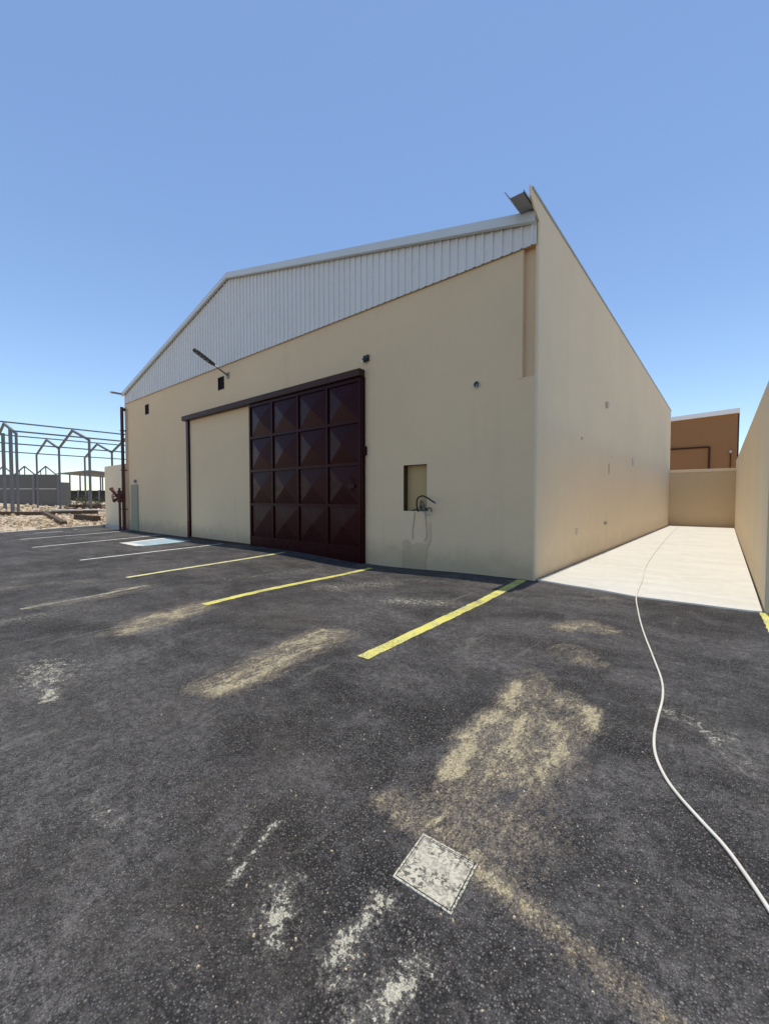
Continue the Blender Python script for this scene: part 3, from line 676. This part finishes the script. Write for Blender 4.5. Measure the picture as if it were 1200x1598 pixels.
wh_pts = [(-23.70 + .13*math.cos(t), 7.30, 1.66 + .13*math.sin(t)) for t in [2*math.pi*k/16 for k in range(17)]]
g = G().tube(wh_pts, .014, 8, cap=False).tube([(-23.70,7.60,1.66),(-23.70,7.28,1.66)], .02, 8).tube([(-23.83,7.30,1.66),(-23.57,7.30,1.66)], .01, 6).tube([(-23.70,7.30,1.53),(-23.70,7.30,1.79)], .01, 6)
g.obj('handwheel', M['rust'], fv)
bl = root('bulkhead_lamp', (-22.5, YF, 2.42), 'small dark box lamp over the grey service door', 'lamp')
G().box(-22.58, -22.42, YF-.10, YF-.001, 2.35, 2.50).obj('housing', M['gutter'], bl, bevel=.012)
G().box(-22.55, -22.45, YF-.115, YF-.101, 2.38, 2.47).obj('diffuser', M['pale_plastic'], bl, bevel=.004)

# ------------------------------------------------------------------ alley walls and the house behind
rw = root('boundary_wall', (.5, 7.74, 0), 'cream boundary wall along the right of the concrete lane', 'wall')
G().prism([(7.74, -.5), (YB+.3, -.5), (YB+.3, 3.86), (7.74, 3.33)], 0, .455, .66).obj('wall_body', M['stucco_side'], rw, bevel=.012)
bw = root('rear_boundary_wall', (-1.2, YB, 0), 'low tan wall closing the far end of the lane', 'wall')
G().box(XR+.003, .452, YB-.04, YB+.16, -.6, 3.20).obj('wall_body', M['stucco_back'], bw)
G().box(XR+.004, .450, YB-.09, YB+.2, 3.203, 3.38).obj('coping', M['stucco_side'], bw, bevel=.01)
k = 45/32.2
bh = root('brown_building', (-1.5, 45, 0), 'brown building with white roof edge behind the rear wall', 'building')
bx1 = .47*k
G().box(-9, bx1, 45, 58, 0, (6.60-1.6)*k+1.6).obj('wall', M['brown_wall'], bh)
zt = (6.60-1.6)*k+1.6
G().prism([(-9, zt-.35), (bx1+.12, zt+.02), (bx1+.12, zt+.40), (-9, zt-.02)], 1, 44.75, 58.2).obj('roof', M['white_roof'], bh)
G().box(bx1+.002, bx1+.10, 45.05, 45.35, 0, zt-.02).obj('downpipe', M['rail'], bh)
pz = onz = (4.85-1.6)*k+1.6
g = G().tube([(-8, 44.93, 5.95), (-1.15, 44.93, 5.95)], .07, 8).tube([(-1.15, 44.93, 5.95), (-1.15, 44.93, 2)], .07, 8)
g.obj('conduit', M['rail'], bh)
G().box(.16, .34, 44.85, 44.998, 5.35, 5.55).obj('wall_light', M['pale_plastic'], bh, bevel=.02)
G().tube([(.25, 44.93, 5.36), (.25, 44.93, 3)], .035, 8).obj('conduit', M['rail'], bh)

sw = root('corner_wall', (-25.2, 7.9, 0), 'short cream wall standing left of the far warehouse corner', 'wall')
G().box(-26.95, -23.86, 7.92, 8.12, -.4, 3.36).obj('wall_body', M['stucco_side'], sw, bevel=.012)
G().box(-26.2, -23.86, 7.66, 7.915, -.3, .09).obj('footing', M['pale_concrete'], sw, bevel=.02)

# ------------------------------------------------------------------ manhole cover
mh = root('manhole_cover', (-.92, 1.46, 0), 'square pale cast cover with dark pits set in the asphalt', 'manhole cover')
cor = [Vector(p) for p in ((-1.07, 1.585), (-.795, 1.605), (-.772, 1.335), (-1.045, 1.318))]; cen = sum(cor, Vector((0,0)))/4
def quad_ring(a, b, z0, z1):
    g = G(); o_ = [cen + (c-cen)*a for c in cor]; i_ = [cen + (c-cen)*b for c in cor]
    g.v = [(p.x,p.y,z1) for p in o_] + [(p.x,p.y,z1) for p in i_] + [(p.x,p.y,z0) for p in o_] + [(p.x,p.y,z0) for p in i_]
    for i in range(4):
        j = (i+1) % 4; g.f += [(i,j,4+j,4+i),(8+i,8+j,j,i),(4+i,4+j,12+j,12+i)]
    return g
quad_ring(1.0, .935, -.03, .009).obj('frame', M['cover'], mh)
g = quad_ring(.905, .865, -.03, .010)
p_ = [cen + (c-cen)*.864 for c in cor]; g.add([(p.x,p.y,.0065) for p in p_], [(0,1,2,3)])
for px_, py_ in ((.25, .5), (-.25, -.5)):
    c_ = cen + (cor[1]-cor[0])*px_*.9 + (cor[2]-cor[1])*py_*.55
    g.tube([(c_.x, c_.y, .004), (c_.x, c_.y, .0085)], .016, 10)
lid = g.obj('lid', M['cover'], mh)

# ------------------------------------------------------------------ hose on the ground
hp = [(-2.15,30.5),(-2.03,25.5),(-1.69,16.86),(-1.43,11.74),(-1.21,9.38),(-1.07,7.67),(-.91,6.69),(-.73,5.76),(-.53,4.88),(-.40,4.3),(-.352,3.92),(-.342,3.52),(-.332,3.23),(-.30,3.0),(-.235,2.80),(-.16,2.66),(-.06,2.52),(.03,2.40),(.10,2.27),(.165,2.13),(.22,2.0),(.30,1.7),(.36,1.2),(.40,.2),(.2,-1.5)]
hp3 = [(x, y, (lz(y) if y > 7.66 else 0) + .0105) for x, y in hp]
mesh = G().tube(spline(hp3, 8), .0088, 10)
mesh.obj('garden_hose', M['hose'], smooth=True, loc=(-.34, 3.5, 0), label='long cream hose snaking from the lane across the asphalt', cat='hose')

# ------------------------------------------------------------------ building site on the left
FX = [-47.43, -58.26, -69.08]; FY = [7.4, 12.72, 17.95, 23.2]; EV, AP = 7.25, 8.65
sf = root('steel_frame', (-58.26, 15, .3), 'bare grey steel portal frame of an unfinished shed', 'steel frame')
for j, y in enumerate(FY):
    for i, x in enumerate(FX):
        G().hbeam((x, y, dirt_z(x, y) - .2), (x, y, EV), .17, .22, .025, (1, 0, 0)).obj('column', M['frame_steel'], sf)
    for xa, xb in ((FX[0], FX[1]), (FX[1], FX[2])):
        xm = (xa+xb)/2
        G().hbeam((xa, y, EV-.05), (xm, y, AP), .15, .22, .025).obj('rafter', M['frame_steel'], sf)
        G().hbeam((xb, y, EV-.05), (xm, y, AP), .15, .22, .025).obj('rafter', M['frame_steel'], sf)
for x in (-51.3, -55.0):
    G().hbeam((x, FY[0]+.2, dirt_z(x, FY[0])-.2), (x, FY[0]+.2, EV + (AP-EV)*(1-abs(x+52.85)/5.42) - .12), .25, .30, .04, (1, 0, 0)).obj('wind_post', M['frame_steel'], sf)
for x, z in ((FX[0], EV+.12), ((FX[0]+FX[1])/2, AP+.17), (FX[1], EV+.1), ((FX[1]+FX[2])/2, AP+.15), (FX[2], EV+.1)):
    G().beam((x, FY[0]-.4, z), (x, FY[-1]+.3, z), .09, .13).obj('purlin', M['frame_steel'], sf)
# walled yard with roof trusses
by = root('block_building', (-78, 13.5, 1), 'dark grey block building with open roof trusses behind the steel frame', 'building')
A, B = Vector((-86, 6.8)), Vector((-74.6, 16.2)); dv = (B-A).normalized(); nv = Vector((-dv.y, dv.x))
def strip(name, mat, a, b, z0, z1, th, par, off=0.0, **k):
    a, b = Vector(a) + nv*off, Vector(b) + nv*off
    c, d_ = a + nv*th, b + nv*th
    return G().prism([tuple(a), tuple(b), tuple(d_), tuple(c)], 2, z0, z1).obj(name, mat, par, **k)
strip('wall', M['block'], A, B, .2, 5.0, .25, by)
strip('ring_beam', M['pale_concrete'], A+dv*.5, B-dv*.4, 2.85, 3.0, .04, by, -.05)
for t in (.30, .52, .74, .985):
    p = A.lerp(B, t); strip('pillar', M['frame_steel'], p, p + dv*.35, .2, 5.0, .1, by, -.11)
G().prism([tuple(B), tuple(B + nv*2.2), tuple(B + nv*2.2 - dv*.25), tuple(B - dv*.25)], 2, .2, 3.9).obj('wall', M['block'], by)
for t in (.42, .63, .84):
    p = A.lerp(B, t) + nv*.6; a = p - dv*1.5; b = p + dv*1.5
    G().beam((a.x,a.y,5.0),(p.x,p.y,6.25),.14,.14).beam((b.x,b.y,5.0),(p.x,p.y,6.25),.14,.14).beam((p.x,p.y,5.0),(p.x,p.y,6.2),.12,.12).beam(((a.x+p.x)/2,(a.y+p.y)/2,5.0),((a.x+p.x)/2,(a.y+p.y)/2,5.6),.1,.1).obj('truss', M['frame_steel'], by)
# open shed
os_ = root('open_shed', (-96, 24, 1), 'open sided grey steel shed far beyond the steel frame', 'shed')
P0, P1 = Vector((-99.6, 21.2)), Vector((-90.5, 29.2)); sd = (P1-P0).normalized(); sn = Vector((-sd.y, sd.x))
mid = P0.lerp(P1, .52)
for (p, q, z0, z1) in ((P0, mid, 6.35, 7.0), (mid, P1, 7.0, 6.2)):
    v = [(p.x,p.y,z0),(q.x,q.y,z1),(q.x+sn.x*14,q.y+sn.y*14,z1),(p.x+sn.x*14,p.y+sn.y*14,z0)]
    G().add(v + [(a,b,c-.12) for a,b,c in v], [(0,1,2,3),(7,6,5,4),(0,4,5,1),(1,5,6,2),(2,6,7,3),(3,7,4,0)]).obj('roof', M['far_roof'], os_)
for t in (.04, .2, .36, .52, .68, .84, .97):
    for dd in (.2, 13):
        p = P0.lerp(P1, t) + sn*dd; G().box(p.x-.11, p.x+.11, p.y-.11, p.y+.11, .5, 6.3).obj('post', M['frame_steel'], os_)
yw = root('yard_wall', (-90, 22, 1), 'dark low yard wall in front of the open shed', 'wall')
wa, wb = P0 - sn*2 - sd*1.5, P1 - sn*2 + sd*4
G().prism([tuple(wa), tuple(wb), tuple(wb+sn*.3), tuple(wa+sn*.3)], 2, .4, 3.0).obj('wall_body', M['far_fence'], yw)
for k_ in range(8):
    p = wa.lerp(wb, .06 + k_*.11) - sn*.12
    G().prism([tuple(p), tuple(p+sd*.3), tuple(p+sd*.3+sn*.1), tuple(p+sn*.1)], 2, .4, 3.1).obj('pillar', M['frame_steel'], yw)

# rubble, beams and slabs on the dirt
def lump(g, x, y, z, s):
    a = [random.uniform(.6, 1.1)*s for _ in range(3)]; rot = Matrix.Rotation(random.uniform(0, 6.28), 3, 'Z') @ Matrix.Rotation(random.uniform(-.5, .5), 3, 'X')
    base = [(-1,-1,-1),(1,-1,-1),(1,1,-1),(-1,1,-1),(-.7,-.7,.8),(.7,-.7,.7),(.7,.7,.9),(-.7,.7,.7)]
    v = []
    for b_ in base:
        q = rot @ Vector([b_[i]*a[i]*random.uniform(.6, 1) for i in range(3)]); v.append((x+q.x, y+q.y, z+q.z))
    g.add(v, [(0,3,2,1),(4,5,6,7),(0,1,5,4),(1,2,6,5),(2,3,7,6),(3,0,4,7)])
g = G()
for _ in range(4200):
    y = random.uniform(-3, 15); x = edge_x(y) - .5 - abs(random.gauss(0, 1))*11
    if x < -46 or (y > 7.6 and x > -27.6): continue
    s = random.choice((.03, .04, .05, .07, .12)) * random.uniform(.8, 1.3)
    lump(g, x, y, dirt_z(x, y) + s*.25, s)
for _ in range(700):
    y = random.uniform(0, 24); x = random.uniform(-78, -44); s = random.uniform(.12, .35); lump(g, x, y, dirt_z(x, y) + s*.2, s)
g.obj('rubble', M['rubble'], kind='stuff', label='tan stones and broken rubble covering the dirt beyond the kerb', cat='rubble')
g = G()
for _ in range(420):
    r = 1.1 + abs(random.gauss(0, 1.6)); t = random.uniform(-.75, .35) - .45; x, y = r*math.sin(t), r*math.cos(t)
    if y < .3 or y > 7: continue
    s_ = random.choice((.0025, .003, .004, .006)); lump(g, x, y, gz(x, y) + s_*.5, s_)
g.obj('loose_grit', M['rubble'], kind='stuff', label='pale loose grit scattered over the dark asphalt', cat='grit')
def timber(pts, w, h, label):
    g = G(); a, b = pts; g.beam(a, b, w, h)
    o = g.obj('timber_beam', M['timber'], bevel=.012, loc=a, label=label, cat='timber beam', group='timber beams on the rubble')
timber(((-43.4, 4.6, .42), (-38.6, 8.0, .40)), .30, .30, 'thick dark timber lying left of the slab on the rubble')
timber(((-41.5, 6.3, .38), (-37.9, 10.6, .50)), .28, .26, 'long dark timber lying level behind the rubble heap')
timber(((-38.4, 7.4, .52), (-28.2, 6.3, .18)), .28, .24, 'slanting timber pointing from the beams down to the asphalt')
timber(((-33.0, 8.1, .36), (-30.2, 8.4, .30)), .45, .34, 'short broken timber beside the cream corner wall')
cs = G().prism([(-47.5, 9.2), (-44.2, 12.6), (-45.4, 13.6), (-48.7, 10.2)], 2, .0, .52).obj('concrete_slab', M['pale_concrete'], bevel=.02, loc=(-46.4, 11.4, .3), label='long pale concrete slab lying at the foot of the steel frame', cat='slab')
g = G()
for _ in range(40):
    t = random.gauss(0, .35); x = -54.5 + t*4 + random.uniform(-1, 1); y = 14.6 + random.uniform(-1.0, 1.0)
    s = random.uniform(.15, .4); lump(g, x, y, .3 + max(0, .7 - abs(t)*1.5)*random.random(), s)
for _ in range(16):
    x = -54.5 + random.uniform(-2.5, 2.5); y = 14 + random.uniform(-1, 1); an = random.uniform(0, 6.28); l = random.uniform(.8, 1.8)
    g.beam((x-l*math.cos(an), y-l*math.sin(an), random.uniform(.4, .9)), (x+l*math.cos(an), y+l*math.sin(an), random.uniform(.4, .9)), .12, .08)
g.obj('debris_pile', M['timber'], kind='stuff', label='dark pile of scrap timber beside the steel columns', cat='debris')
sh = root('shrub', (-57.5, 15.2, .3), 'low dark green shrub growing behind the scrap timber', 'shrub')
gl = G(); gs = G()
for k_ in range(14):
    an = random.uniform(0, 6.28); rr = random.uniform(.6, 2.2); tip = Vector((-57.5 + rr*math.cos(an), 15.2 + rr*.7*math.sin(an), random.uniform(.9, 1.75)))
    gs.tube([(-57.5 + .2*math.cos(an), 15.2 + .2*math.sin(an), .2), tip], [.04, .015], 5)
    for _ in range(85):
        p = tip + Vector((random.gauss(0, .38), random.gauss(0, .38), random.gauss(-.1, .28)))
        d1 = Vector((random.uniform(-1, 1), random.uniform(-1, 1), random.uniform(-.4, 1))).normalized(); d2 = d1.orthogonal().normalized(); l = random.uniform(.05, .11)
        gl.add([p - d1*l, p + d2*l*.45, p + d1*l, p - d2*l*.45], [(0,1,2,3)])
gl.obj('foliage', M['leaf'], sh); gs.obj('stem', M['timber'], sh)

# ------------------------------------------------------------------ light, sky, camera
sun_dir = Vector((-.010, .080, 1)).normalized()                     # towards the sun: nearly overhead, a little behind the building
el = math.asin(sun_dir.z); az = math.atan2(sun_dir.x, sun_dir.y)
w = bpy.data.worlds.new('World'); bpy.context.scene.world = w; w.use_nodes = True
nt = w.node_tree; sky = nt.nodes.new('ShaderNodeTexSky'); sky.sky_type = 'NISHITA'; sky.sun_disc = False
sky.sun_elevation = el; sky.sun_rotation = az; sky.air_density = 1.0; sky.dust_density = .2; sky.ozone_density = 3; sky.altitude = 100
bg = nt.nodes['Background']; nt.links.new(sky.outputs[0], bg.inputs['Color']); bg.inputs['Strength'].default_value = .135
sl = bpy.data.lights.new('sun', 'SUN'); sl.energy = 3.6; sl.angle = R(.5); sl.color = (1, .93, .82)
so = bpy.data.objects.new('sun', sl); C.objects.link(so); so.rotation_euler = sun_dir.to_track_quat('Z', 'Y').to_euler(); so.location = (0, 0, 40)

cam = bpy.data.cameras.new('camera'); cam.sensor_fit = 'HORIZONTAL'; cam.sensor_width = 36; cam.lens = 36*644/1200
cam.clip_start = .05; cam.clip_end = 6000
co = bpy.data.objects.new('camera', cam); C.objects.link(co); co.location = (0, 0, 1.6)
co.rotation_euler = (R(90 - 1.9566), 0, R(39.543))
S = bpy.context.scene; S.camera = co
S.view_settings.view_transform = 'Standard'; S.view_settings.look = 'None'; S.view_settings.exposure = .46; S.view_settings.gamma = 1
S.cycles.use_denoising = True; S.cycles.max_bounces = 10; S.cycles.diffuse_bounces = 6
